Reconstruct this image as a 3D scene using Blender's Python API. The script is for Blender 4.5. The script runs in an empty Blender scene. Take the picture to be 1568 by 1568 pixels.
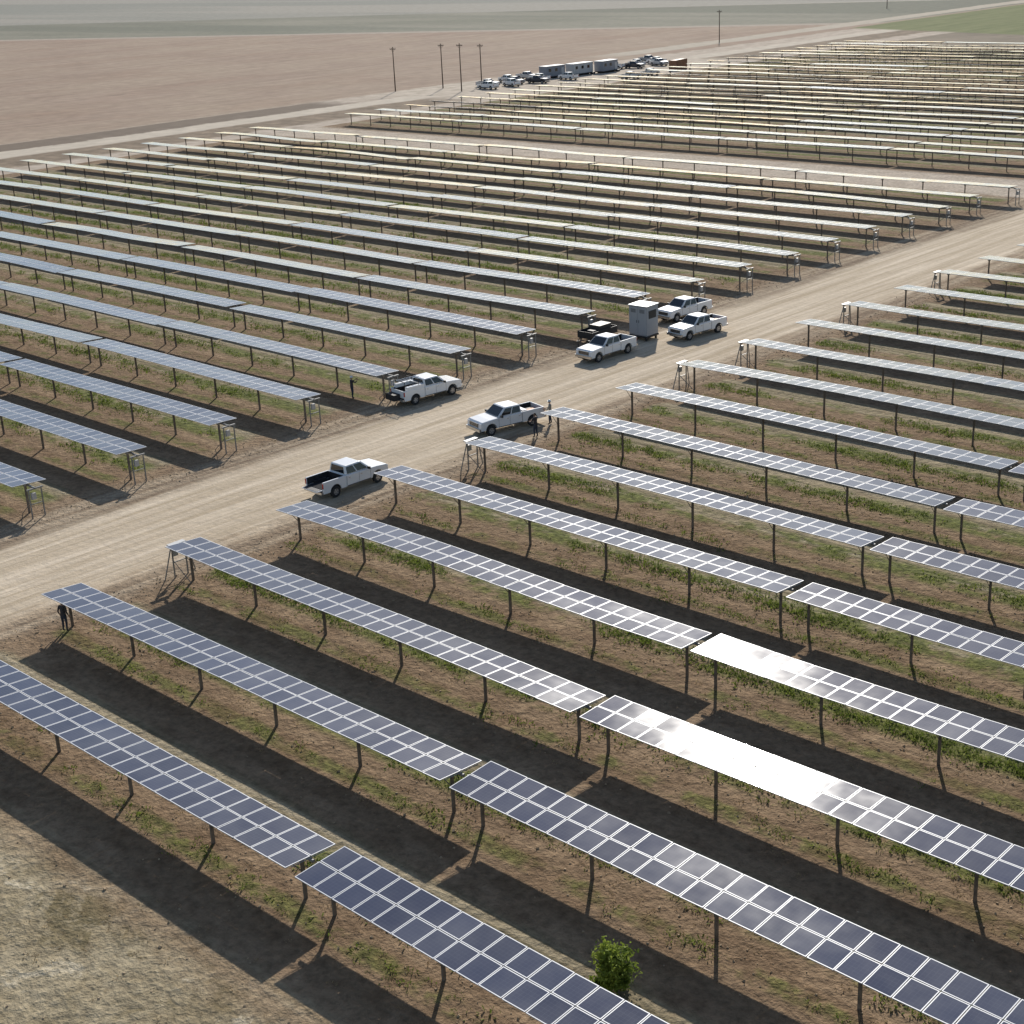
import bpy, bmesh, math, random
import numpy as np
from mathutils import Vector, Matrix, Quaternion
random.seed(7); rng=np.random.default_rng(11)
scene=bpy.context.scene
COL=scene.collection
# ---------------------------------------------------------------- node helpers
class NT:
    def __init__(s,name):
        s.mat=bpy.data.materials.new(name); s.mat.use_nodes=True
        s.t=s.mat.node_tree; s.t.nodes.clear()
        s.out=s.t.nodes.new('ShaderNodeOutputMaterial'); s.b=s.t.nodes.new('ShaderNodeBsdfPrincipled')
        s.t.links.new(s.b.outputs[0],s.out.inputs[0])
    def n(s,k): return s.t.nodes.new(k)
    def put(s,inp,v):
        if v is None: return
        if isinstance(v,bpy.types.NodeSocket): s.t.links.new(v,inp)
        else: inp.default_value=v
    def m(s,op,a,b=None,c=None,clamp=False):
        n=s.n('ShaderNodeMath'); n.operation=op; n.use_clamp=clamp
        s.put(n.inputs[0],a); s.put(n.inputs[1],b); s.put(n.inputs[2],c); return n.outputs[0]
    def ss(s,x,a,b,lo=0.0,hi=1.0):
        n=s.n('ShaderNodeMapRange'); n.interpolation_type='SMOOTHSTEP'
        s.put(n.inputs[0],x); n.inputs[1].default_value=a; n.inputs[2].default_value=b
        n.inputs[3].default_value=lo; n.inputs[4].default_value=hi; return n.outputs[0]
    def lin(s,x,a,b,lo=0.0,hi=1.0):
        n=s.n('ShaderNodeMapRange'); s.put(n.inputs[0],x); n.inputs[1].default_value=a; n.inputs[2].default_value=b
        n.inputs[3].default_value=lo; n.inputs[4].default_value=hi; return n.outputs[0]
    def noise(s,vec,scale,detail=3,rough=.55,dist=0.0,stretch=None):
        if stretch is not None:
            mp=s.n('ShaderNodeMapping'); s.put(mp.inputs[0],vec); mp.inputs['Scale'].default_value=stretch; vec=mp.outputs[0]
        n=s.n('ShaderNodeTexNoise'); s.put(n.inputs['Vector'],vec); n.inputs['Scale'].default_value=scale
        n.inputs['Detail'].default_value=detail; n.inputs['Roughness'].default_value=rough; n.inputs['Distortion'].default_value=dist
        return n.outputs[0]
    def mix(s,f,a,b):
        n=s.n('ShaderNodeMix'); n.data_type='RGBA'; s.put(n.inputs[0],f)
        for i,v in ((6,a),(7,b)):
            if isinstance(v,bpy.types.NodeSocket): s.t.links.new(v,n.inputs[i])
            else: n.inputs[i].default_value=(*v,1)
        return n.outputs[2]
    def scale(s,c,f):
        n=s.n('ShaderNodeVectorMath'); n.operation='SCALE'; s.put(n.inputs[0],c); s.put(n.inputs['Scale'],f); return n.outputs[0]
    def bump(s,h,strength,dist):
        n=s.n('ShaderNodeBump'); n.inputs['Strength'].default_value=strength; n.inputs['Distance'].default_value=dist
        s.put(n.inputs['Height'],h); s.put(s.b.inputs['Normal'],n.outputs[0]); return n
def simple(name,col,rough=.6,metal=0.0,var=0.0,nscale=6,spec=None,coat=0):
    N=NT(name); N.b.inputs['Roughness'].default_value=rough; N.b.inputs['Metallic'].default_value=metal
    if coat: N.b.inputs['Coat Weight'].default_value=coat; N.b.inputs['Coat Roughness'].default_value=.06
    if var>0:
        tc=N.n('ShaderNodeTexCoord'); f=N.noise(tc.outputs['Object'],nscale,3)
        f=N.lin(f,.3,.7); c=N.mix(f,tuple(v*(1-var) for v in col),tuple(min(1,v*(1+var)) for v in col)); N.put(N.b.inputs['Base Color'],c)
    else: N.b.inputs['Base Color'].default_value=(*col,1)
    if spec is not None: N.b.inputs['Specular IOR Level'].default_value=spec
    return N.mat
# ---------------------------------------------------------------- camera
right=Vector((.7248,.6873,-.0438)); fwd=Vector((-.6551,.6685,-.3524))
fwd.normalize(); right=(right-fwd*right.dot(fwd)).normalized(); up=right.cross(fwd).normalized()
H=34.0
cam=bpy.data.cameras.new('camera'); co=bpy.data.objects.new('camera',cam); COL.objects.link(co)
M=Matrix(((right.x,up.x,-fwd.x,0),(right.y,up.y,-fwd.y,0),(right.z,up.z,-fwd.z,H),(0,0,0,1)))
co.matrix_world=M; cam.lens=53.95; cam.sensor_width=36; cam.clip_end=20000; cam.clip_start=.5
scene.camera=co
# ---------------------------------------------------------------- light
S=Vector((-.505,.70,.507)).normalized()
w=bpy.data.worlds.new('World'); scene.world=w; w.use_nodes=True
nt=w.node_tree; nt.nodes.clear()
sky=nt.nodes.new('ShaderNodeTexSky'); sky.sky_type='NISHITA'; sky.sun_disc=False
sky.sun_elevation=math.asin(S.z); sky.sun_rotation=math.atan2(S.x,S.y)%(2*math.pi); sky.air_density=1.0; sky.dust_density=.6; sky.ozone_density=1.0
bg=nt.nodes.new('ShaderNodeBackground'); bg.inputs[1].default_value=.11
ow=nt.nodes.new('ShaderNodeOutputWorld'); nt.links.new(sky.outputs[0],bg.inputs[0]); nt.links.new(bg.outputs[0],ow.inputs[0])
sd=bpy.data.lights.new('sun','SUN'); sd.energy=4.6; sd.angle=math.radians(.6); sd.color=(1,.95,.87)
so=bpy.data.objects.new('sun',sd); COL.objects.link(so); so.rotation_euler=S.to_track_quat('Z','Y').to_euler(); so.location=(0,0,80)
scene.view_settings.view_transform='Standard'; scene.view_settings.look='None'; scene.view_settings.exposure=0
# ---------------------------------------------------------------- layout constants
SP=7.92; Y1=29.5
def YN(n): return Y1+SP*(n-1)
# ---------------------------------------------------------------- ground materials
def start(name):
    N=NT(name); g=N.n('ShaderNodeNewGeometry'); P=g.outputs['Position']
    sx=N.n('ShaderNodeSeparateXYZ'); N.put(sx.inputs[0],P)
    def AND(*a):
        r=a[0]
        for b in a[1:]: r=N.m('MULTIPLY',r,b)
        return r
    def band(x,a,b,s): return AND(N.ss(x,a-s,a+s),N.ss(x,b-s,b+s,1,0))
    return N,P,sx.outputs[0],sx.outputs[1],AND,band
N,P,X,Y,AND,band=start('site_ground')
wobn=N.noise(P,.5,4,.7); wobs=N.m('MULTIPLY',N.m('SUBTRACT',wobn,.5),2.2)
big=N.noise(P,.045,3,.6)
Xs=N.m('ADD',X,wobs); Ys=N.m('ADD',Y,wobs); Xw=N.m('ADD',Xs,N.m('MULTIPLY',N.m('SUBTRACT',big,.5),5.0))
med=N.noise(P,.33,4,.62); fine=N.noise(P,2.4,5,.68)
soil=N.mix(N.lin(med,.32,.7),(.195,.130,.080),(.33,.235,.15))
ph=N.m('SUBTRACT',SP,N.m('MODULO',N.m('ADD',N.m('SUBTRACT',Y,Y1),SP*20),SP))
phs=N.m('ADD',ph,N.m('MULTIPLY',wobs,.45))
track=band(phs,3.9,6.0,.4)
trk=N.noise(P,1.0,4,.6,stretch=(.05,2.4,1))
trackcol=N.mix(N.lin(trk,.36,.64),(.17,.14,.082),(.38,.31,.20))
inrows=N.m('MAXIMUM',AND(N.ss(Xs,-70.8,-69.8),band(Ys,25.5,190,1.0)),AND(band(Xs,-239,-89.5,.8),N.ss(Ys,190,189)))
inrows=N.m('MAXIMUM',inrows,N.ss(Ys,199,201))
ground=N.mix(AND(track,inrows,N.lin(med,.2,.45)),soil,trackcol)
ruts=N.m('MAXIMUM',band(N.m('ADD',ph,N.m('MULTIPLY',wobs,.12)),4.25,4.55,.12),band(N.m('ADD',ph,N.m('MULTIPLY',wobs,.12)),5.55,5.85,.12))
ground=N.mix(AND(ruts,inrows,N.ss(big,.35,.6,.15,.55)),ground,(.44,.37,.26))
vegband=N.m('MAXIMUM',AND(N.ss(phs,1.5,1.1),N.ss(phs,.2,.6,0,.8)),band(phs,SP-2.8,SP-1.0,.4))
vmask=AND(vegband,inrows,N.ss(N.m('ADD',N.m('MULTIPLY',wobn,.65),N.m('MULTIPLY',big,.55)),.53,.65))
vegc=N.mix(N.lin(fine,.3,.7),(.070,.092,.020),(.17,.19,.045))
ground=N.mix(N.m('MULTIPLY',vmask,.85),ground,vegc)
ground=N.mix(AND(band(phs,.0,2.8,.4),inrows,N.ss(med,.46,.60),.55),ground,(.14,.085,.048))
sand=AND(N.ss(Ys,25.8,23.0),N.ss(Xs,-70,-66))
sn=N.noise(P,.42,6,.74,1.0)
sandc=N.mix(N.lin(med,.35,.65),(.27,.215,.130),(.42,.35,.235))
sandc=N.mix(AND(N.ss(sn,.50,.62),N.ss(big,.42,.56,.3,.9)),sandc,(.15,.12,.06))
sandc=N.mix(N.ss(sn,.42,.34),sandc,(.50,.43,.31))
ground=N.mix(sand,ground,sandc)
st=N.noise(P,1.0,5,.62,.3,stretch=(1.2,.045,1)); st2=N.noise(P,1.0,3,.6,0,stretch=(4,.05,1))
roadc=N.mix(N.lin(st,.36,.64),(.45,.36,.25),(.68,.57,.435))
roadc=N.mix(N.m('MULTIPLY',N.lin(st2,.48,.66),.5),roadc,(.40,.31,.21))
roadm=band(Xw,-84.4,-74.0,1.0); roadedge=band(Xw,-87.8,-71.4,.9)
edgec=N.mix(N.lin(st,.36,.64),(.23,.165,.11),(.45,.355,.25))
ym=N.ss(Y,402,395)
ground=N.mix(AND(roadedge,ym),ground,edgec)
ground=N.mix(AND(roadm,ym),ground,roadc)
cr=band(Ys,185,198,1.2)
ground=N.mix(cr,ground,N.mix(N.lin(med,.3,.7),(.44,.36,.28),(.58,.49,.39)))
amp=N.m('SUBTRACT',1.0,N.m('MULTIPLY',band(X,-85,-73.5,1.5),.72))
v=N.m('ADD',N.m('MULTIPLY',N.m('MULTIPLY',N.m('SUBTRACT',fine,.5),1.7),amp),1.0)
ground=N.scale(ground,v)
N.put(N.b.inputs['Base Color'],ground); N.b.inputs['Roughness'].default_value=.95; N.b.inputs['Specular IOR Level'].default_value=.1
hgt=N.m('MULTIPLY',N.m('ADD',N.m('MULTIPLY',wobn,1.2),N.m('MULTIPLY',fine,.75)),amp)
N.bump(hgt,.8,.40)
SITE=N.mat
N,P,X,Y,AND,band=start('outer_ground')  # distant ground colours kept pale and greyed: haze painted into the base colour
med=N.noise(P,.3,4,.62); low=N.noise(P,.03,3,.6)
wx=N.m('ADD',X,N.m('MULTIPLY',N.m('SUBTRACT',low,.5),6.0)); Xl=N.m('ADD',wx,N.m('MULTIPLY',N.m('SUBTRACT',med,.5),3.0)); Ys=N.m('ADD',Y,N.m('MULTIPLY',N.m('SUBTRACT',med,.5),3.0))
gl=N.mix(N.lin(med,.3,.7),(.38,.31,.24),(.50,.42,.34))
gl=N.mix(band(Xl,-262,-249,1.2),gl,N.mix(N.lin(med,.3,.7),(.17,.13,.09),(.27,.205,.145)))
gl=N.mix(band(Xl,-270,-262,.8),gl,(.52,.45,.36))
gl=N.mix(AND(band(Xl,-281,-270,.8),N.ss(Y,235,225)),gl,(.18,.14,.105))
pad=AND(band(Xl,-282,-241,2),band(Ys,246,350,6))
gl=N.mix(pad,gl,N.mix(N.lin(med,.3,.7),(.42,.35,.27),(.54,.46,.37)))
ground=gl
ground=N.mix(AND(N.ss(Ys,395,399),N.ss(Xl,-241,-239)),ground,N.mix(N.lin(low,.3,.7),(.17,.14,.10),(.26,.21,.155)))
pst=N.noise(P,.25,4,.6,0,stretch=(1,.12,1)); pst2=N.noise(P,.6,3,.6,0,stretch=(2.2,.05,1)); pst3=N.noise(P,.05,3,.6,0,stretch=(1,.35,1))
pink=N.mix(N.lin(pst,.3,.7),(.27,.195,.142),(.37,.275,.21))
pink=N.mix(N.m('MULTIPLY',N.lin(low,.4,.65),.7),pink,(.38,.295,.215))
pink=N.mix(N.m('MULTIPLY',N.lin(pst2,.45,.75),.5),pink,(.22,.155,.112))
pink=N.mix(N.m('MULTIPLY',N.lin(pst3,.5,.7),.5),pink,(.28,.185,.13))
ground=N.mix(N.ss(Xl,-280,-283),ground,pink)
L=N.m('SUBTRACT',Ys,N.m('MULTIPLY_ADD',X,.36,472+.36*319))
bandn=N.noise(P,1,3,.5,0,stretch=(.0012,.012,1))
far=N.mix(N.lin(N.noise(P,.012,4,.6,0,stretch=(.6,1.6,1)),.35,.65),(.185,.18,.135),(.27,.25,.195))
far=N.mix(N.ss(bandn,.48,.56),far,(.165,.165,.125))
lf=N.ss(Xl,-285,-289)
ground=N.mix(AND(N.ss(L,-2,2),lf),ground,far)
ground=N.mix(AND(band(L,-4,5,1.0),lf),ground,(.36,.30,.24))
ground=N.mix(AND(band(L,150,160,1.5),lf),ground,(.40,.36,.29))
L2=N.m('SUBTRACT',Ys,N.m('MULTIPLY_ADD',X,.42,760))
ground=N.mix(N.ss(L2,0,8),ground,N.mix(N.lin(bandn,.45,.55),(.24,.235,.20),(.31,.285,.24)))
gf=AND(N.ss(Xl,-286,-283),N.ss(N.m('ADD',Ys,N.m('MULTIPLY',X,.3)),372,378))
ground=N.mix(gf,ground,N.mix(N.lin(pst,.3,.7),(.12,.14,.05),(.18,.19,.08)))
ground=N.mix(AND(band(Xl,-300,-290,1.2),N.ss(Y,340,360)),ground,(.44,.38,.30))
ground=N.scale(ground,N.lin(med,.2,.8,.80,1.20))
N.put(N.b.inputs['Base Color'],ground); N.b.inputs['Roughness'].default_value=.95; N.b.inputs['Specular IOR Level'].default_value=.1
OUTER=N.mat
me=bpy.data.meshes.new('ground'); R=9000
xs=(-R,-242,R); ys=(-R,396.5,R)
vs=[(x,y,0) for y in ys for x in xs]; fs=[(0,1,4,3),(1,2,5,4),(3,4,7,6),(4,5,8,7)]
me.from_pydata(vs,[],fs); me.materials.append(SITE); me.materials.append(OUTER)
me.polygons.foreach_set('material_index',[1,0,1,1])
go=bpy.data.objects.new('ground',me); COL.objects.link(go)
# ---------------------------------------------------------------- panel materials
PW=1.19; PL=1.06
N=NT('solar_glass'); uv=N.n('ShaderNodeUVMap'); su=N.n('ShaderNodeSeparateXYZ'); N.put(su.inputs[0],uv.outputs[0]); U,V=su.outputs[0],su.outputs[1]
eu=N.m('MINIMUM',U,N.m('SUBTRACT',1.0,U)); ev=N.m('MINIMUM',V,N.m('SUBTRACT',1.15,V))
e=N.m('MINIMUM',eu,ev); fr=N.m('LESS_THAN',e,.034)
def lines(x,p,wd):
    f=N.m('FRACT',N.m('DIVIDE',x,p)); return N.m('LESS_THAN',N.m('MINIMUM',f,N.m('SUBTRACT',1.0,f)),wd)
cl=N.m('MAXIMUM',lines(N.m('SUBTRACT',U,.02),.16,.03),lines(N.m('SUBTRACT',V,.015),.16,.03))
at=N.n('ShaderNodeAttribute'); at.attribute_name='rnd'; rnd=at.outputs['Fac']
base=N.mix(rnd,(.022,.028,.058),(.062,.074,.125))
base=N.mix(N.m('MULTIPLY',cl,.25),base,(.18,.20,.24))
gg=N.n('ShaderNodeNewGeometry')
dust=N.noise(gg.outputs['Position'],.35,3,.65)
base=N.mix(N.lin(dust,.38,.78,.04,.28),base,(.25,.25,.265))
base=N.mix(fr,base,(.72,.72,.73))
N.put(N.b.inputs['Base Color'],base)
r=N.m('ADD',N.m('MULTIPLY',fr,.3),N.lin(dust,.35,.75,.085,.14)); N.put(N.b.inputs['Roughness'],r)
N.b.inputs['IOR'].default_value=1.47
GLASS=N.mat
ALU=simple('aluminium_frame',(.42,.42,.42),.5,.3)
STEEL=simple('galvanised_steel',(.25,.245,.235),.55,.3,.25,3)
RUST=simple('weathered_post_steel',(.16,.13,.105),.7,.1,.35,3)
BACK=simple('panel_backsheet',(.32,.32,.33),.6)
# ---------------------------------------------------------------- mesh builder
class MB:
    def __init__(s): s.v=[]; s.f=[]; s.m=[]
    def add(s,vs,fs,mi):
        o=len(s.v); s.v+= [tuple(p) for p in vs]
        for f in fs: s.f.append(tuple(i+o for i in f)); s.m.append(mi)
    def box(s,c,d,mi,rot=None,top=1.0):
        x,y,z=[k/2 for k in d]; vs=[]
        for zz in (-z,z):
            t=top if zz>0 else 1
            for a,b in ((-x,-y),(x,-y),(x,y),(-x,y)): vs.append(Vector((a*t,b*t,zz)))
        if rot is not None: vs=[rot@p for p in vs]
        vs=[p+Vector(c) for p in vs]
        s.add(vs,[(3,2,1,0),(4,5,6,7),(0,1,5,4),(1,2,6,5),(2,3,7,6),(3,0,4,7)],mi)
    def beam(s,a,b,r,mi,n=6,r2=None):
        a=Vector(a);b=Vector(b); q=(b-a).to_track_quat('Z','Y'); r2=r if r2 is None else r2; vs=[]
        for p,rr in ((a,r),(b,r2)):
            for i in range(n):
                t=2*math.pi*i/n; vs.append(p+q@Vector((math.cos(t)*rr,math.sin(t)*rr,0)))
        s.add(vs,[(i,(i+1)%n,(i+1)%n+n,i+n) for i in range(n)]+[tuple(range(n-1,-1,-1)),tuple(range(n,2*n))],mi)
    def prism(s,prof,y0,y1,mi):
        n=len(prof); vs=[(x,y0,z) for x,z in prof]+[(x,y1,z) for x,z in prof]
        s.add(vs,[tuple(range(n)),tuple(range(2*n-1,n-1,-1))]+[((i+1)%n,i,i+n,(i+1)%n+n) for i in range(n)],mi)
    def mesh(s,name,mats,smooth=False):
        me=bpy.data.meshes.new(name); me.from_pydata(s.v,[],s.f)
        for m in mats: me.materials.append(m)
        me.polygons.foreach_set('material_index',s.m)
        if smooth: me.polygons.foreach_set('use_smooth',[True]*len(s.f))
        me.update(); return me
def fixn(me):
    bm=bmesh.new(); bm.from_mesh(me); bmesh.ops.recalc_face_normals(bm,faces=bm.faces); bm.to_mesh(me); bm.free(); return me
def obj(name,me,parent=None,loc=(0,0,0),rz=0,bevel=0):
    o=bpy.data.objects.new(name,me); COL.objects.link(o); o.location=loc; o.rotation_euler=(0,0,rz)
    if parent: o.parent=parent
    if bevel:
        m=o.modifiers.new('bevel','BEVEL'); m.width=bevel; m.segments=2; m.limit_method='ANGLE'; m.angle_limit=math.radians(40)
    return o
# ---------------------------------------------------------------- solar rows
GAP=.035; ZP=2.15
def solar_row(y,tables,ends,fancy):
    mb=MB(); topf=[]
    prevz=rng.normal(0,.05)
    for (x0,x1,td) in tables:
        th=math.radians(td+rng.normal(0,.3)); c,s_=math.cos(th),math.sin(th)
        z0=prevz; z1=rng.normal(0,.05); prevz=z1+rng.normal(0,.03)
        sag=rng.normal(0,.05); sagf=rng.uniform(1,2.4)
        n=int(round((x1-x0)/PL)); px=(x1-x0)/n
        def T(x,v,w_):
            u=(x-x0)/(x1-x0); zz=z0+(z1-z0)*u+sag*math.sin(u*math.pi*sagf)
            return (x,y+v*c+w_*s_,ZP+zz-v*s_+w_*c)
        tr=rng.random()*.5
        for i in range(n):
            xa=x0+i*px+GAP/2; xb=x0+(i+1)*px-GAP/2
            for j in (0,1):
                va=-PW-.02 if j==0 else .02; vb=va+PW
                a,b=rng.normal(0,.006,2); xc=(xa+xb)/2; vc=(va+vb)/2
                W=lambda xx,vv: a*(xx-xc)+b*(vv-vc)
                o=len(mb.v); cs=((xa,va),(xb,va),(xb,vb),(xa,vb))
                for dz in (-.04,0.0):
                    for (p,q) in cs: mb.v.append(T(p,q,W(p,q)+dz))
                mb.f+= [(o+3,o+2,o+1,o),(o+4,o+5,o+6,o+7),(o,o+1,o+5,o+4),(o+1,o+2,o+6,o+5),(o+2,o+3,o+7,o+6),(o+3,o,o+4,o+7)]
                mb.m+= [3,0,1,1,1,1]
                topf.append((len(mb.f)-5,tr+rng.random()*.5))
        mb.beam(T(x0-.15,0,-.17),T(x1+.15,0,-.17),.075,2)
        npst=max(2,int(round((x1-x0-1.2)/6.0))+1)
        for k in range(npst):
            xp=x0+.6+(x1-x0-1.2)*k/(npst-1)
            p=T(xp,0,-.2); mb.box((xp,y,p[2]/2-.1),(.09,.14,p[2]+.2),4)
            mb.box((xp,y,p[2]-.02),(.2,.22,.22),2)
            if fancy: mb.beam((xp,y,1.15),T(xp,-.7,-.1),.025,2,4)
        if fancy:
            for i in range(0,n+1,1):
                xx=x0+i*px; a0=T(xx,-.95,-.075); b0=T(xx,.95,-.075); mb.beam(a0,b0,.02,2,4)
    for (xe,sg,kind) in ends:
        if kind>=1:
            xo=xe+sg*.55
            mb.beam((xe,y,ZP-.17),(xo+sg*.1,y,ZP-.17),.07,2)
            for dy in (-.5,.5): mb.box((xo,y+dy*.9,.97),(.07,.07,1.94),2)
            mb.box((xo,y,1.96),(.10,1.15,.09),2)
            mb.box((xo,y,.95),(.05,.83,.05),2)
            mb.box((xo+sg*.10,y-.2,1.5),(.16,.32,.42),1)
            mb.beam((xo,y-.45,1.1),(xe-sg*.9,y-.35,.0),.025,2,5)
        if kind>=2:
            for dy in (-1.0,1.1): mb.beam((xo,y+dy*.5,1.9),(xo+sg*.2,y+dy,0),.04,2,5)
            mb.box((xo+.0,y-.1,2.05),(.35,1.1,.07),1)
    me=bpy.data.meshes.new('solar_row'); me.from_pydata(mb.v,[],mb.f)
    for m in (GLASS,ALU,STEEL,BACK,RUST): me.materials.append(m)
    me.polygons.foreach_set('material_index',mb.m)
    nf=len(mb.f); at=me.attributes.new('rnd','FLOAT','FACE'); arr=np.zeros(nf,dtype=np.float32)
    uvl=me.uv_layers.new(name='UVMap'); ls=np.zeros(nf,dtype=np.int32); me.polygons.foreach_get('loop_start',ls)
    U=np.zeros((len(me.loops),2),dtype=np.float32)+.5
    for fi,rv in topf:
        arr[fi]=rv; l=ls[fi]; U[l:l+4]=((0,0),(1,0),(1,1.15),(0,1.15))
    at.data.foreach_set('value',arr); uvl.data.foreach_set('uv',U.ravel()); me.update()
    obj('solar_panel_row',me)
BR={3,6,9,10,12,14}
for n in range(1,21):
    ox=rng.normal(0,.15)
    tl={1:-2.5,2:-3.6,3:-1.3,4:-.2}.get(n,1.0)
    t=[(-70.9+ox,-40.25,4.0 if n!=4 else 2.2)]+[(x+.25,x+30.75,tl) for x in (-40,-9,22)][: (3 if n<8 else 1)]
    solar_row(YN(n),t,[(-70.9+ox,-1,2 if n in BR else 0)],n<9)
for n in range(1,21):
    ox=rng.normal(0,.25)
    t=[(-87.9-30.4*(k+1)+.25,-87.9-30.4*k-.25+(ox if k==0 else 0),2.5+rng.normal(0,.7)) for k in range(5)]
    solar_row(YN(n),t,[(-88.1+ox,1,1)],False)
for k in range(24):
    y=203.5+SP*k; x0=-240+rng.normal(0,.3)
    xe=-60 if k<6 else (-120 if k>14 else -95)
    m=int((xe-x0)/30.4)+1
    t=[(x0+30.4*j+.25,x0+30.4*(j+1)-.25,2.0+rng.normal(0,1.2)) for j in range(m)]
    solar_row(y,t,[],False)
# ---------------------------------------------------------------- weeds / grass
def leafmat(name,c0,c1):
    N=NT(name); g=N.n('ShaderNodeNewGeometry'); f=N.noise(g.outputs['Position'],1.3,3,.6); f2=N.noise(g.outputs['Position'],14,1)
    c=N.mix(N.lin(f,.35,.65),c0,c1); c=N.scale(c,N.lin(f2,.3,.7,.65,1.4)); N.put(N.b.inputs['Base Color'],c); N.b.inputs['Roughness'].default_value=.7
    N.b.inputs['Specular IOR Level'].default_value=.2
    tr=N.n('ShaderNodeBsdfTranslucent'); N.put(tr.inputs[0],c); mx=N.n('ShaderNodeMixShader'); mx.inputs[0].default_value=.4
    N.t.links.new(N.b.outputs[0],mx.inputs[1]); N.t.links.new(tr.outputs[0],mx.inputs[2]); N.t.links.new(mx.outputs[0],N.out.inputs[0])
    return N.mat
GREEN=leafmat('weed_green',(.085,.125,.022),(.21,.25,.05)); DRY=leafmat('weed_dry',(.26,.18,.095),(.42,.32,.19))
def blades(pts,sizes,per,mats,name,flat=.6):
    n=len(pts); pts=np.array(pts); sizes=np.array(sizes)
    tot=n*per; base=np.repeat(pts,per,axis=0); sz=np.repeat(sizes,per)
    a=rng.random(tot)*2*np.pi; rr=np.sqrt(rng.random(tot))*sz*.9
    bx=base[:,0]+np.cos(a)*rr*1.3; by=base[:,1]+np.sin(a)*rr
    hgt=sz*flat*(.35+.65*rng.random(tot))*(1.1-rr/sz)
    b=rng.random(tot)*2*np.pi; wd=sz*(.06+.10*rng.random(tot)); lx=np.cos(b)*wd; ly=np.sin(b)*wd
    tx=bx+np.cos(a)*sz*.35*rng.random(tot); ty=by+np.sin(a)*sz*.35*rng.random(tot); bz=hgt*.25*rng.random(tot)
    V=np.zeros((tot,4,3)); V[:,0]=np.stack([bx-lx*.5,by-ly*.5,bz],1); V[:,1]=np.stack([bx+lx*.5,by+ly*.5,bz],1)
    V[:,2]=np.stack([tx+lx*.8,ty+ly*.8,hgt*.8+.02],1); V[:,3]=np.stack([tx-lx*.6,ty-ly*.6,hgt+.03],1)
    me=bpy.data.meshes.new(name); F=np.arange(tot*4).reshape(-1,4)
    me.vertices.add(tot*4); me.vertices.foreach_set('co',V.reshape(-1)); me.loops.add(tot*4); me.loops.foreach_set('vertex_index',F.ravel())
    me.polygons.add(tot); me.polygons.foreach_set('loop_start',np.arange(tot)*4); me.polygons.foreach_set('loop_total',np.full(tot,4))
    for m in mats: me.materials.append(m)
    me.update(); me.validate(); obj(name,me)
from mathutils import noise as mn
pts=[];sz=[];dp=[];ds=[]
for n in range(1,16):
    x=-70.5; y0=YN(n); end=20 if n<5 else 0 if n<9 else -30
    while x<end:
        k=mn.noise(Vector((x*.09,n*3.1,0)))+.6*mn.noise(Vector((x*.4,n*5.1,2)))
        k2=mn.noise(Vector((x*.13,n*3.1,30)))+.6*mn.noise(Vector((x*.5,n*5.1,12)))
        x+=random.uniform(.10,.30)
        for q in range(3):
            if random.random()<.46+k*1.5: pts.append((x,y0+random.gauss(1.65,.45),0)); sz.append(random.uniform(.16,.48))
        if random.random()<.30+k2*1.6: pts.append((x,y0+random.gauss(-.85,.32),0)); sz.append(random.uniform(.14,.42))
        if random.random()<.5: dp.append((x,y0+random.gauss(-.2,1.0),0)); ds.append(random.uniform(.10,.30))
for n in range(1,16):
    x=-90; y0=YN(n)
    while x>-215:
        k=mn.noise(Vector((x*.05,n*3.1,7)))+.6*mn.noise(Vector((x*.3,n*5.1,2)))
        x-=random.uniform(.2,.6)
        d=min(1,(-x-92)/25)
        for q in range(3):
            if random.random()<.15+.38*d+k*1.2: pts.append((x,y0+random.gauss(1.7,.6),0)); sz.append(random.uniform(.2,.6))
blades(pts,sz,12,[GREEN],'weeds',.55)
for i in range(1300):
    x=random.uniform(-70,-5); y=random.uniform(2,26)
    if mn.noise(Vector((x*.15,y*.15,0)))>.05: dp.append((x,y,0)); ds.append(random.uniform(.08,.26))
for i in range(500):
    s=random.choice((-1,1)); x=-79.2+s*random.gauss(8.2,.8); y=random.uniform(25,140); dp.append((x,y,0)); ds.append(random.uniform(.08,.22))
blades(dp,ds,10,[DRY],'dry_grass',.35)
cv=MB()
for i in range(5200):
    if i%6==0: x=random.uniform(-70,10); y=random.uniform(5,26)
    elif i%3==1: x=-79.2+random.choice((-1,1))*random.gauss(8,.9); y=random.uniform(25,130)
    else: x=random.uniform(-70,-10); n=random.randint(1,8); y=YN(n)+random.gauss(-.3,1.2)
    r=random.uniform(.015,.06)*(1.4 if random.random()<.05 else 1)
    q=Quaternion((random.random(),random.random(),random.random()),random.random()*6).to_matrix()
    cv.box((x,y,r*.2),(r*2,r*1.6,r*1.2),0,q,.6)
obj('soil_clods',cv.mesh('soil_clods',[simple('clod_soil',(.38,.28,.18),.95,0,.3,2)]))
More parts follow.
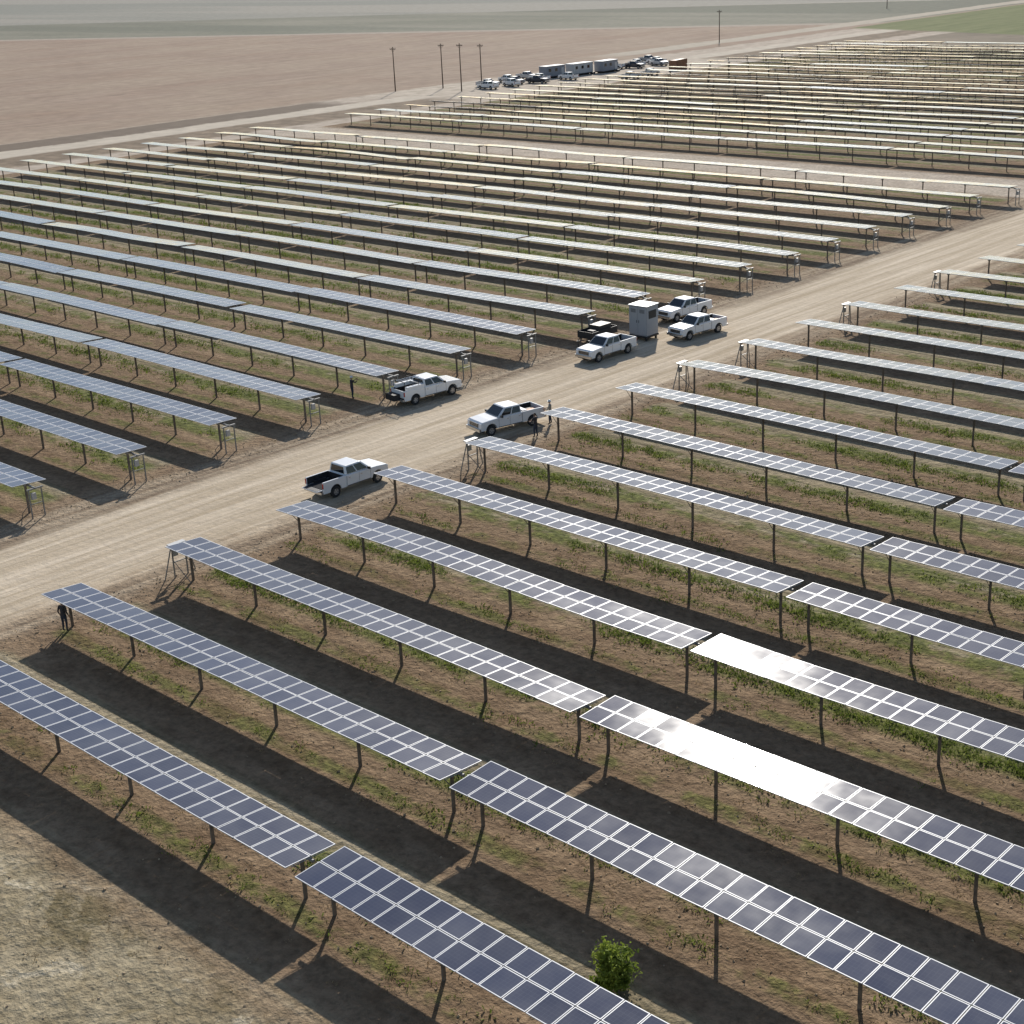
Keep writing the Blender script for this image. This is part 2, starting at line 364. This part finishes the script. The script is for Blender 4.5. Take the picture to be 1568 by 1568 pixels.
# ---------------------------------------------------------------- green bush
def bush(loc,h,wd):
    e=bpy.data.objects.new('green_bush',None); COL.objects.link(e); e.location=loc
    tb=MB(); V=[];F=[]
    for i in range(16):
        a=random.random()*6.28; rr=wd*.42*random.random()**.5; zz=h*random.uniform(.3,.95)*(1-.25*rr/(wd*.42)); t=Vector((math.cos(a)*rr,math.sin(a)*rr,zz))
        mid=Vector((t.x*.5,t.y*.5,t.z*.45)); tb.beam((0,0,0),mid,.03,0,5,.02); tb.beam(mid,t,.02,0,5,.008)
        for c in range(5):
            cc=mid.lerp(t,random.uniform(-.4,1.1))+Vector((random.gauss(0,.13),random.gauss(0,.13),random.gauss(0,.1))); cr=random.uniform(.13,.3)
            for l in range(60):
                p=cc+Vector((random.gauss(0,1),random.gauss(0,1),random.gauss(0,.9)))*cr*.55
                if p.z<.03: continue
                q=Quaternion((random.gauss(0,1),random.gauss(0,1),random.gauss(0,1),random.gauss(0,1))); q.normalize(); s=random.uniform(.035,.07)
                o=len(V); V+= [p+q@Vector(k)*s for k in ((-.5,-1,0),(.5,-1,0),(.6,.6,.1),(0,1.3,0),(-.6,.6,.1))]; F.append(tuple(range(o,o+5)))
    obj('stems',tb.mesh('stems',[simple('bark',(.10,.07,.045),.9)]),e)
    me=bpy.data.meshes.new('leaves'); me.from_pydata([tuple(v) for v in V],[],F); me.materials.append(leafmat('bush_leaf',(.13,.18,.03),(.30,.36,.06))); obj('leaves',me,e)
bush((-28.5,32.8,0),2.2,1.7)
# ---------------------------------------------------------------- pickup truck
WHITE=simple('white_paint',(.80,.80,.80),.28,0,.03,1.5,coat=.6); BLK=simple('black_plastic',(.02,.02,.022),.6); CARGL=simple('car_glass',(.015,.018,.02),.05,0,spec=.8)
CHR=simple('chrome',(.6,.6,.6),.2,.9); TIRE=simple('tyre_rubber',(.025,.025,.026),.85); RIM=simple('wheel_rim',(.45,.45,.46),.35,.7); RED=simple('tail_lamp',(.45,.02,.015),.25); LAMP=simple('head_lamp',(.75,.77,.8),.12)
BEDM=simple('bed_liner',(.04,.04,.042),.9,0,.3,4,spec=.1); ORG=simple('orange_bin',(.5,.16,.03),.6)
GREY=simple('grey_paint',(.30,.31,.33),.3,0,.03,1.5,coat=.5); DKBLUE=simple('dark_paint',(.03,.035,.05),.3,coat=.5); SILV=simple('silver_paint',(.5,.5,.52),.3,.3,coat=.5)
def arch(cx,r,z,n=9):
    return [(cx+r*math.cos(math.pi*i/n),z+r*math.sin(math.pi*i/n)) for i in range(n+1)]
def quad_on(mb,A,B,C,D,u0,u1,v0,v1,off,mi):
    A,B,C,D=map(Vector,(A,B,C,D)); nrm=(B-A).cross(D-A).normalized()
    f=lambda u,v:(A.lerp(B,u)).lerp(D.lerp(C,u),v)+nrm*off
    P=[f(u0,v0),f(u1,v0),f(u1,v1),f(u0,v1)]
    mb.add(P,[(0,1,2,3)],mi)
_cache={}
def pickup_parts(paint,kind):
    key=(paint.name,kind)
    if key in _cache: return _cache[key]
    body=MB(); z0=.5
    prof=[(2.92,z0),(2.96,.74),(2.93,1.08),(2.78,1.20),(2.1,1.27),(1.38,1.31),(-.88,1.34),(-.88,z0)]
    fa=[(1.98-.49,z0)]+[p for p in arch(1.98,.50,.46)[::-1] if p[1]>z0+.02]+[(1.98+.49,z0)]
    body.prism(prof+fa,-.98,.98,0)
    fix=fixn(body.mesh('body',[paint]))
    bed=MB()
    ra=[(-1.83-.49,z0)]+[p for p in arch(-1.83,.50,.46)[::-1] if p[1]>z0+.02]+[(-1.83+.49,z0)]
    bp=[(-.90,z0),(-.90,1.34),(-2.92,1.35),(-2.94,.62),(-2.9,z0)]+ra
    for a,b in ((-.98,-.86),(.86,.98)): bed.prism(bp,a,b,0)
    bed.box((-.96,0,1.04),(.08,1.72,.58),0)
    bedm=fixn(bed.mesh('bed_sides',[paint]))
    det=MB()
    det.box((-1.9,0,.77),(1.95,1.72,.08),7)
    for s in (-1,1): det.box((-1.83,s*.74,.9),(1.0,.24,.2),7); det.box((-1.93,s*.852,1.08),(1.9,.012,.48),7)
    det.box((-1.008,0,1.07),(.012,1.68,.5),7)
    if kind=='tailgate_down': det.box((-3.16,0,.76),(.48,1.66,.06),0); det.box((-3.16,0,.80),(.40,1.5,.012),1)
    else: det.box((-2.92,0,1.04),(.07,1.70,.58),0)
    zb,zt=1.322,1.96
    B=[(-.86,-.93,zb),(1.36,-.93,zb),(1.36,.93,zb),(-.86,.93,zb)]; T_=[(-.78,-.76,zt-.02),(.60,-.76,zt),(.60,.76,zt),(-.78,.76,zt-.02)]
    cab=MB(); cab.add(B+T_,[(3,2,1,0),(4,5,6,7),(0,1,5,4),(1,2,6,5),(2,3,7,6),(3,0,4,7)],0); cabm=cab.mesh('cab_roof',[paint])
    quad_on(det,B[1],B[2],T_[2],T_[1],.05,.95,.06,.90,.012,2)
    quad_on(det,B[3],B[0],T_[0],T_[3],.10,.90,.12,.84,.012,2)
    for (a,b,c,d,fl) in ((B[0],B[1],T_[1],T_[0],0),(B[2],B[3],T_[3],T_[2],1)):
        segs=((.06,.44),(.49,.90)) if not fl else ((.10,.51),(.56,.94))
        for (u0,u1) in segs: quad_on(det,a,b,c,d,u0,u1,.10,.84,.012,2)
    for s in (-1,1):
        y=s*.985
        for xx in (-.82,.28,1.30): det.box((xx,y,.91),(.012,.008,.74),1)
        det.box((.25,y,.56),(2.1,.012,.05),1)
        for xx in (-.6,.48): det.box((xx,s*.995,1.12),(.16,.03,.03),3)
        det.box((1.10,s*1.10,1.40),(.12,.22,.17),1)
        det.box((2.85,s*.80,1.02),(.17,.30,.18),5); det.box((-2.93,s*.93,1.08),(.05,.10,.36),4)
    det.box((2.955,0,.93),(.05,1.20,.32),1)
    for k in range(3): det.box((2.98,0,.83+.10*k),(.03,1.16,.025),3)
    det.box((2.98,0,.60),(.22,1.92,.22),3); det.box((-3.02,0,.58),(.2,1.9,.18),3); det.box((2.7,0,.42),(.4,1.6,.12),1)
    det.box((0,0,.45),(5.2,1.1,.18),1)
    if kind=='tools':
        for s in (-1,1): det.box((-1.75,s*.80,1.46),(1.7,.32,.30),0)
        det.box((-1.0,0,1.48),(.42,1.26,.34),3)
        for xx in (-1.35,-2.75):
            for s in (-1,1): det.beam((xx,s*.8,1.5),(xx,s*.8,2.05),.03,1,6)
            det.beam((xx,-.85,2.05),(xx,.85,2.05),.03,1,6)
        for s in (-.3,.1): det.beam((-2.95,s,2.1),(-.9,s,2.1),.025,3,6)
        for k in range(7): det.beam((-2.85+.3*k,-.3,2.1),(-2.85+.3*k,.1,2.1),.015,3,5)
        det.box((-3.3,.2,.8),(.6,1.2,.5),1)
    if kind=='loaded':
        det.box((-1.22,0,1.18),(.38,1.6,.42),3); det.box((-2.1,.3,.98),(.7,.5,.35),6); det.box((-2.3,-.4,.92),(.5,.4,.25),1)
        det.beam((-2.6,-.2,.9),(-1.5,-.2,1.15),.06,1,8)
    detm=fixn(det.mesh('trim',[paint,BLK,CARGL,CHR,RED,LAMP,ORG,BEDM]))
    wh=MB(); n=24
    def ring(r,y): return [(r*math.cos(2*math.pi*i/n),y,r*math.sin(2*math.pi*i/n)) for i in range(n)]
    prof=[(.22,-.13),(.25,-.14),(.37,-.14),(.405,-.10),(.405,.10),(.37,.14),(.25,.14),(.22,.11)]
    vs=[];fs=[]
    for r_,y_ in prof: vs+=ring(r_,y_)
    for k in range(len(prof)-1):
        for i in range(n): fs.append((k*n+i,k*n+(i+1)%n,(k+1)*n+(i+1)%n,(k+1)*n+i))
    wh.add(vs,fs,0)
    for yy in (-.12,.12): wh.add(ring(.235,yy),[tuple(range(n))],1)
    for i in range(5):
        t=2*math.pi*i/5
        for yy in (-.125,.125): wh.box((.15*math.cos(t),yy,.15*math.sin(t)),(.09,.02,.05),2,Matrix.Rotation(-t,3,'Y'))
    whm=fixn(wh.mesh('wheel',[TIRE,RIM,BLK]))
    _cache[key]=(fix,bedm,cabm,detm,whm); return _cache[key]
def pickup(loc,yaw,paint=None,kind='std',name='pickup_truck',sc=.95):
    paint=paint or WHITE
    a,b,c,d,wm=pickup_parts(paint,kind)
    e=bpy.data.objects.new(name,None); COL.objects.link(e); e.location=(loc[0],loc[1],0); e.rotation_euler=(0,0,yaw); e.scale=(sc,sc,sc)
    obj('body',a,e,bevel=.06); obj('bed_sides',b,e,bevel=.025); obj('cab_roof',c,e,bevel=.08); obj('trim',d,e)
    for i,(x,s) in enumerate(((1.98,1),(1.98,-1),(-1.83,1),(-1.83,-1))): obj('wheel_%d'%i,wm,e,(x,s*.83,.405))
    return e
U90=math.pi/2
pickup((-75.2,61.3),U90-.02,kind='tailgate_down')
pickup((-75.6,77.0),-U90-.22,kind='loaded')
pickup((-86.2,79.0),U90-.12,kind='tools')
pickup((-82.6,96.7),-U90-.05,kind='std')
pickup((-80.6,106.8),-U90-.12,kind='loaded')
pickup((-85.6,111.4),-U90-.1,kind='std')
# ---------------------------------------------------------------- equipment cabinet and trailer
CABG=simple('cabinet_paint',(.30,.32,.35),.45,.1,.06,1)
def cabinet(loc,rz):
    e=bpy.data.objects.new('electrical_cabinet',None); COL.objects.link(e); e.location=loc; e.rotation_euler=(0,0,rz)
    m=MB(); m.box((0,0,1.75),(1.9,1.7,2.6),0); m.box((0,0,3.09),(2.05,1.85,.08),1); m.box((0,0,.36),(2.0,1.8,.16),2)
    for x in (-.47,.47):
        for s in (-1,1):
            m.box((x,s*.862,1.75),(.88,.024,2.4),1)
            for k in range(5): m.box((x,s*.88,2.5+.07*k),(.55,.02,.03),2)
            m.box((x*.25,s*.885,1.7),(.04,.03,.25),2)
    for s in (-1,1): m.box((s*.96,0,2.3),(.02,1.1,.7),2)
    for s in (-1,1):
        for x in (-.8,.8): m.box((x,s*.7,.14),(.16,.16,.28),2)
    obj('housing',m.mesh('housing',[CABG,simple('cabinet_door',(.34,.36,.39),.4,.1),BLK]),e,bevel=.02)
cabinet((-83.8,103.2,0),.05)
def trailer(loc,rz):
    e=bpy.data.objects.new('utility_trailer',None); COL.objects.link(e); e.location=loc; e.rotation_euler=(0,0,rz)
    m=MB(); m.box((0,0,.62),(3.4,1.7,.1),0)
    for s in (-1,1): m.box((0,s*.84,.92),(3.4,.05,.5),0); m.box((0,s*.98,.72),(.95,.26,.05),0)
    m.box((-1.68,0,.92),(.05,1.6,.5),0); m.box((1.68,0,.92),(.05,1.6,.5),0)
    for s in (-.5,.5): m.beam((1.7,s,.58),(2.8,0,.55),.04,0)
    m.beam((2.6,0,.05),(2.6,0,.7),.035,1)
    m.box((-.4,0,1.1),(1.6,1.2,.8),2); m.box((.9,.2,.95),(.6,.7,.5),1)
    for s in (-1,1): m.beam((0,s*.88,.36),(0,s*1.06,.36),.36,1,20)
    obj('frame',m.mesh('frame',[simple('trailer_steel',(.03,.03,.032),.5),BLK,simple('tool_box_paint',(.06,.055,.05),.5)]),e,bevel=.01)
trailer((-86.6,100.2,0),-U90)
# ---------------------------------------------------------------- distant compound
def office(loc,rz,L,col):
    e=bpy.data.objects.new('site_office_trailer',None); COL.objects.link(e); e.location=loc; e.rotation_euler=(0,0,rz); e.scale=(.9,.9,.9)
    m=MB(); m.box((0,0,1.9),(L,3,2.6),0); m.box((0,0,3.26),(L+.2,3.2,.12),1); m.box((0,0,.45),(L-.3,2.8,.25),2)
    k=-L/2+1.3
    while k<L/2-1:
        for s in (-1,1): m.box((k,s*1.51,2.2),(.9,.04,.8),3)
        k+=2.4
    m.box((L/2-.9,-1.52,1.65),(.9,.05,2.0),1); m.box((L/2-.9,-2.1,.35),(1.2,1.0,.5),2)
    for x in (-L/3,0,L/3): m.box((x,0,.16),(.3,2.4,.33),2)
    obj('shell',m.mesh('shell',[col,simple('roof_white',(.5,.5,.5),.6),BLK,CARGL]),e)
OW=simple('office_white',(.46,.46,.46),.6,0,.08,.4); OG=simple('office_grey',(.24,.25,.28),.6,0,.08,.4)
for (x,y,L,c) in ((-266,293,7,OG),(-264,301,8,OW),(-262,309,7,OG)): office((x,y,0),U90+random.uniform(-.1,.1),L,c)
cols=[WHITE,SILV,WHITE,GREY,WHITE,DKBLUE]
for i,(x,y) in enumerate(((-262,266),(-266,270),(-261,273),(-264,277),(-269,280),(-260,281),(-263,285),(-270,288),(-258,290),(-270,297),(-266,317),(-262,320),(-265,325),(-260,328),(-264,332),(-270,336))):
    pickup((x,y),random.uniform(-.3,.3)+(0 if i%2 else math.pi),cols[i%6],'std' if i%3 else 'loaded')
for (x,y) in ((-243.5,296),(-243.8,304)): pickup((x,y),U90+random.uniform(-.2,.2))
def container(loc,rz,mat):
    e=bpy.data.objects.new('shipping_container',None); COL.objects.link(e); e.location=loc; e.rotation_euler=(0,0,rz); e.scale=(.95,.9,.95)
    m=MB(); m.box((0,0,1.35),(6.0,2.36,2.5),0)
    for i in range(20):
        for s in (-1,1): m.box((-2.8+i*.295,s*1.19,1.35),(.14,.05,2.2),0)
    for x in (-3,3):
        for s in (-1,1): m.box((x,s*1.18,1.35),(.14,.14,2.66),1)
    for s in (-1,1):
        for z in (.08,2.62): m.box((0,s*1.18,z),(5.85,.12,.12),1)
    obj('shell',m.mesh('shell',[mat,simple('container_frame',(.16,.06,.03),.6)]),e)
container((-247.5,320,0),U90+.2,simple('container_rust',(.26,.12,.06),.6,0,.2,1))
WOOD=simple('pole_wood',(.11,.08,.055),.85,0,.2,2)
def pole(x,y,h):
    m=MB(); m.beam((0,0,-.1),(0,0,h),.15,0,10,.10)
    m.box((0,0,h-.5),(1.5,.12,.14),0,Matrix.Rotation(.4,3,'Z'))
    for k in (-.65,-.3,.3,.65): m.beam((k*math.cos(.4),k*math.sin(.4),h-.43),(k*math.cos(.4),k*math.sin(.4),h-.2),.05,1,6)
    for k in (-.5,.5): m.beam((k*math.cos(.4),k*math.sin(.4),h-.55),(0,0,h-1.2),.025,0,4)
    obj('utility_pole',m.mesh('utility_pole',[WOOD,BLK]),None,(x,y,0))
for a in ((-281.2,254,10.2),(-275,263.8,10.3),(-264.5,259.7,10.8),(-271,273,9.6),(-292.7,399,9.5),(-330,560,10)): pole(*a)
# ---------------------------------------------------------------- people
SKIN=simple('skin',(.42,.26,.18),.55); DENIM=simple('dark_denim',(.03,.04,.065),.85,0,.2,8); SHIRT=simple('dark_shirt',(.05,.045,.05),.85,0,.2,8); HAT=simple('hard_hat',(.75,.75,.72),.35); SHOE=simple('boots',(.05,.035,.025),.7); HAIR=simple('hair',(.03,.02,.015),.8); TSH=simple('tan_shirt',(.35,.32,.27),.85)
def person(loc,rz,pose,shirt,hat):
    e=bpy.data.objects.new('person',None); COL.objects.link(e); e.location=loc; e.rotation_euler=(0,0,rz); e.scale=(1.04,1.04,1.04)
    J=[(0,0,.95),(0,.0,1.12),(0,0,1.30),(0,.0,1.46),(0,.01,1.54)]
    Rr=[.15,.135,.165,.10,.058]; E=[(0,1),(1,2),(2,3),(3,4)]
    def chain(st,ps):
        pr=st
        for (p,r) in ps: J.append(p); Rr.append(r); E.append((pr,len(J)-1)); pr=len(J)-1
        return pr
    st={'stand':(.0,.0),'walk':(.22,-.2)}.get(pose,(0.05,-.05))
    hands=[]
    for i,s in enumerate((-1,1)):
        f=st[i]
        chain(0,[((s*.10,0,.88),.10),((s*.11,f*.5+.03,.50),.072),((s*.115,f-.02,.10),.048),((s*.12,f+.13,.045),.045)])
        el=(s*.27,-.04,1.12); ha=(s*.27,.10,.88)
        if pose=='reach': el=(s*.27,.20,1.28); ha=(s*.16,.42,1.42)
        if pose=='work': el=(s*.26,.14,1.14); ha=(s*.15,.36,1.12)
        chain(3,[((s*.18,0,1.44),.07),(el,.05),(ha,.034)]); hands.append((Vector(ha),(Vector(ha)-Vector(el)).normalized(),s))
    me=bpy.data.meshes.new('body'); me.from_pydata(J,E,[]); o=obj('body',me,e)
    o.modifiers.new('skin','SKIN')
    for v,r in zip(me.skin_vertices[0].data,Rr): v.radius=(r,r*.8); v.use_root=False
    me.skin_vertices[0].data[0].use_root=True
    sb=o.modifiers.new('sub','SUBSURF'); sb.levels=1; sb.render_levels=1
    bpy.context.view_layer.update(); dg=bpy.context.evaluated_depsgraph_get(); m2=bpy.data.meshes.new_from_object(o.evaluated_get(dg)); o.modifiers.clear(); o.data=m2
    m2.materials.clear()
    for m in (SHOE,DENIM,shirt,SKIN): m2.materials.append(m)
    for p in m2.polygons:
        c=p.center; z=c.z; arm=abs(c.x)>.2
        near=min((c-h_[0]).length for h_ in hands)
        p.material_index=3 if (z>1.50 or near<.13) else (0 if z<.12 else (1 if z<.96 and not arm else 2)); p.use_smooth=True
    bm=bmesh.new(); bmesh.ops.create_icosphere(bm,subdivisions=3,radius=.1)
    for v in bm.verts:
        v.co.x*=.80; v.co.z*=1.18; v.co.y*=.98
        if v.co.z<-.03: v.co.x*=.86; v.co.y=v.co.y*.9+.008
        if abs(v.co.x)<.018 and v.co.y>.07 and -.035<v.co.z<.01: v.co.y+=.02
        if abs(abs(v.co.x)-.033)<.014 and v.co.y>.06 and abs(v.co.z-.012)<.014: v.co.y-=.01
    mh=bpy.data.meshes.new('head'); bm.to_mesh(mh); bm.free(); mh.materials.append(SKIN); mh.materials.append(HAIR)
    for p in mh.polygons:
        p.use_smooth=True; c=p.center
        if c.z>.05 or (c.y<-.01 and c.z>-.05): p.material_index=1
        elif abs(abs(c.x)-.033)<.012 and c.y>.06 and abs(c.z-.012)<.01: p.material_index=1
        elif c.y>.06 and abs(c.z+.055)<.008 and abs(c.x)<.025: p.material_index=1
    obj('head',mh,e,(0,.02,1.65))
    mb=MB()
    for s in (-1,1): mb.box((s*.082,.015,1.65),(.018,.035,.06),0)
    for (hp,d,s) in hands:
        q=d.to_track_quat('Z','Y').to_matrix(); mb.box(hp+d*.045,(.03,.08,.10),0,q,.9)
        for k,L in enumerate((.07,.08,.075,.06)):
            off=q@Vector((0,-.03+.02*k,.09)); a=hp+off; b=a+d*L*.55+Vector((-s*.008,0,-.005)); c=b+d*L*.4+Vector((-s*.02,0,-.01)); mb.beam(a,b,.009,0,6,.0085); mb.beam(b,c,.0085,0,6,.007)
        a=hp+q@Vector((0,.035,.03)); mb.beam(a,a+q@Vector((-s*.01,.035,.045)),.011,0,6,.008)
    if hat:
        for k in range(5):
            r0=.115*math.cos(k*.28); r1=.115*math.cos((k+1)*.28); mb.beam((0,.02,1.70+.11*math.sin(k*.28)),(0,.02,1.70+.11*math.sin((k+1)*.28)),r0,1,16,r1)
        mb.beam((0,.035,1.69),(0,.035,1.705),.145,1,16)
    obj('hands_and_hat',mb.mesh('hands',[SKIN,HAT]),e)
person((-72.3,76.6,0),1.7,'work',SHIRT,False)
person((-73.6,79.6,0),2.2,'work',TSH,True)
person((-91.0,75.4,0),-.3,'reach',SHIRT,True)
person((-70.0,36.8,0),.4,'stand',SHIRT,False)
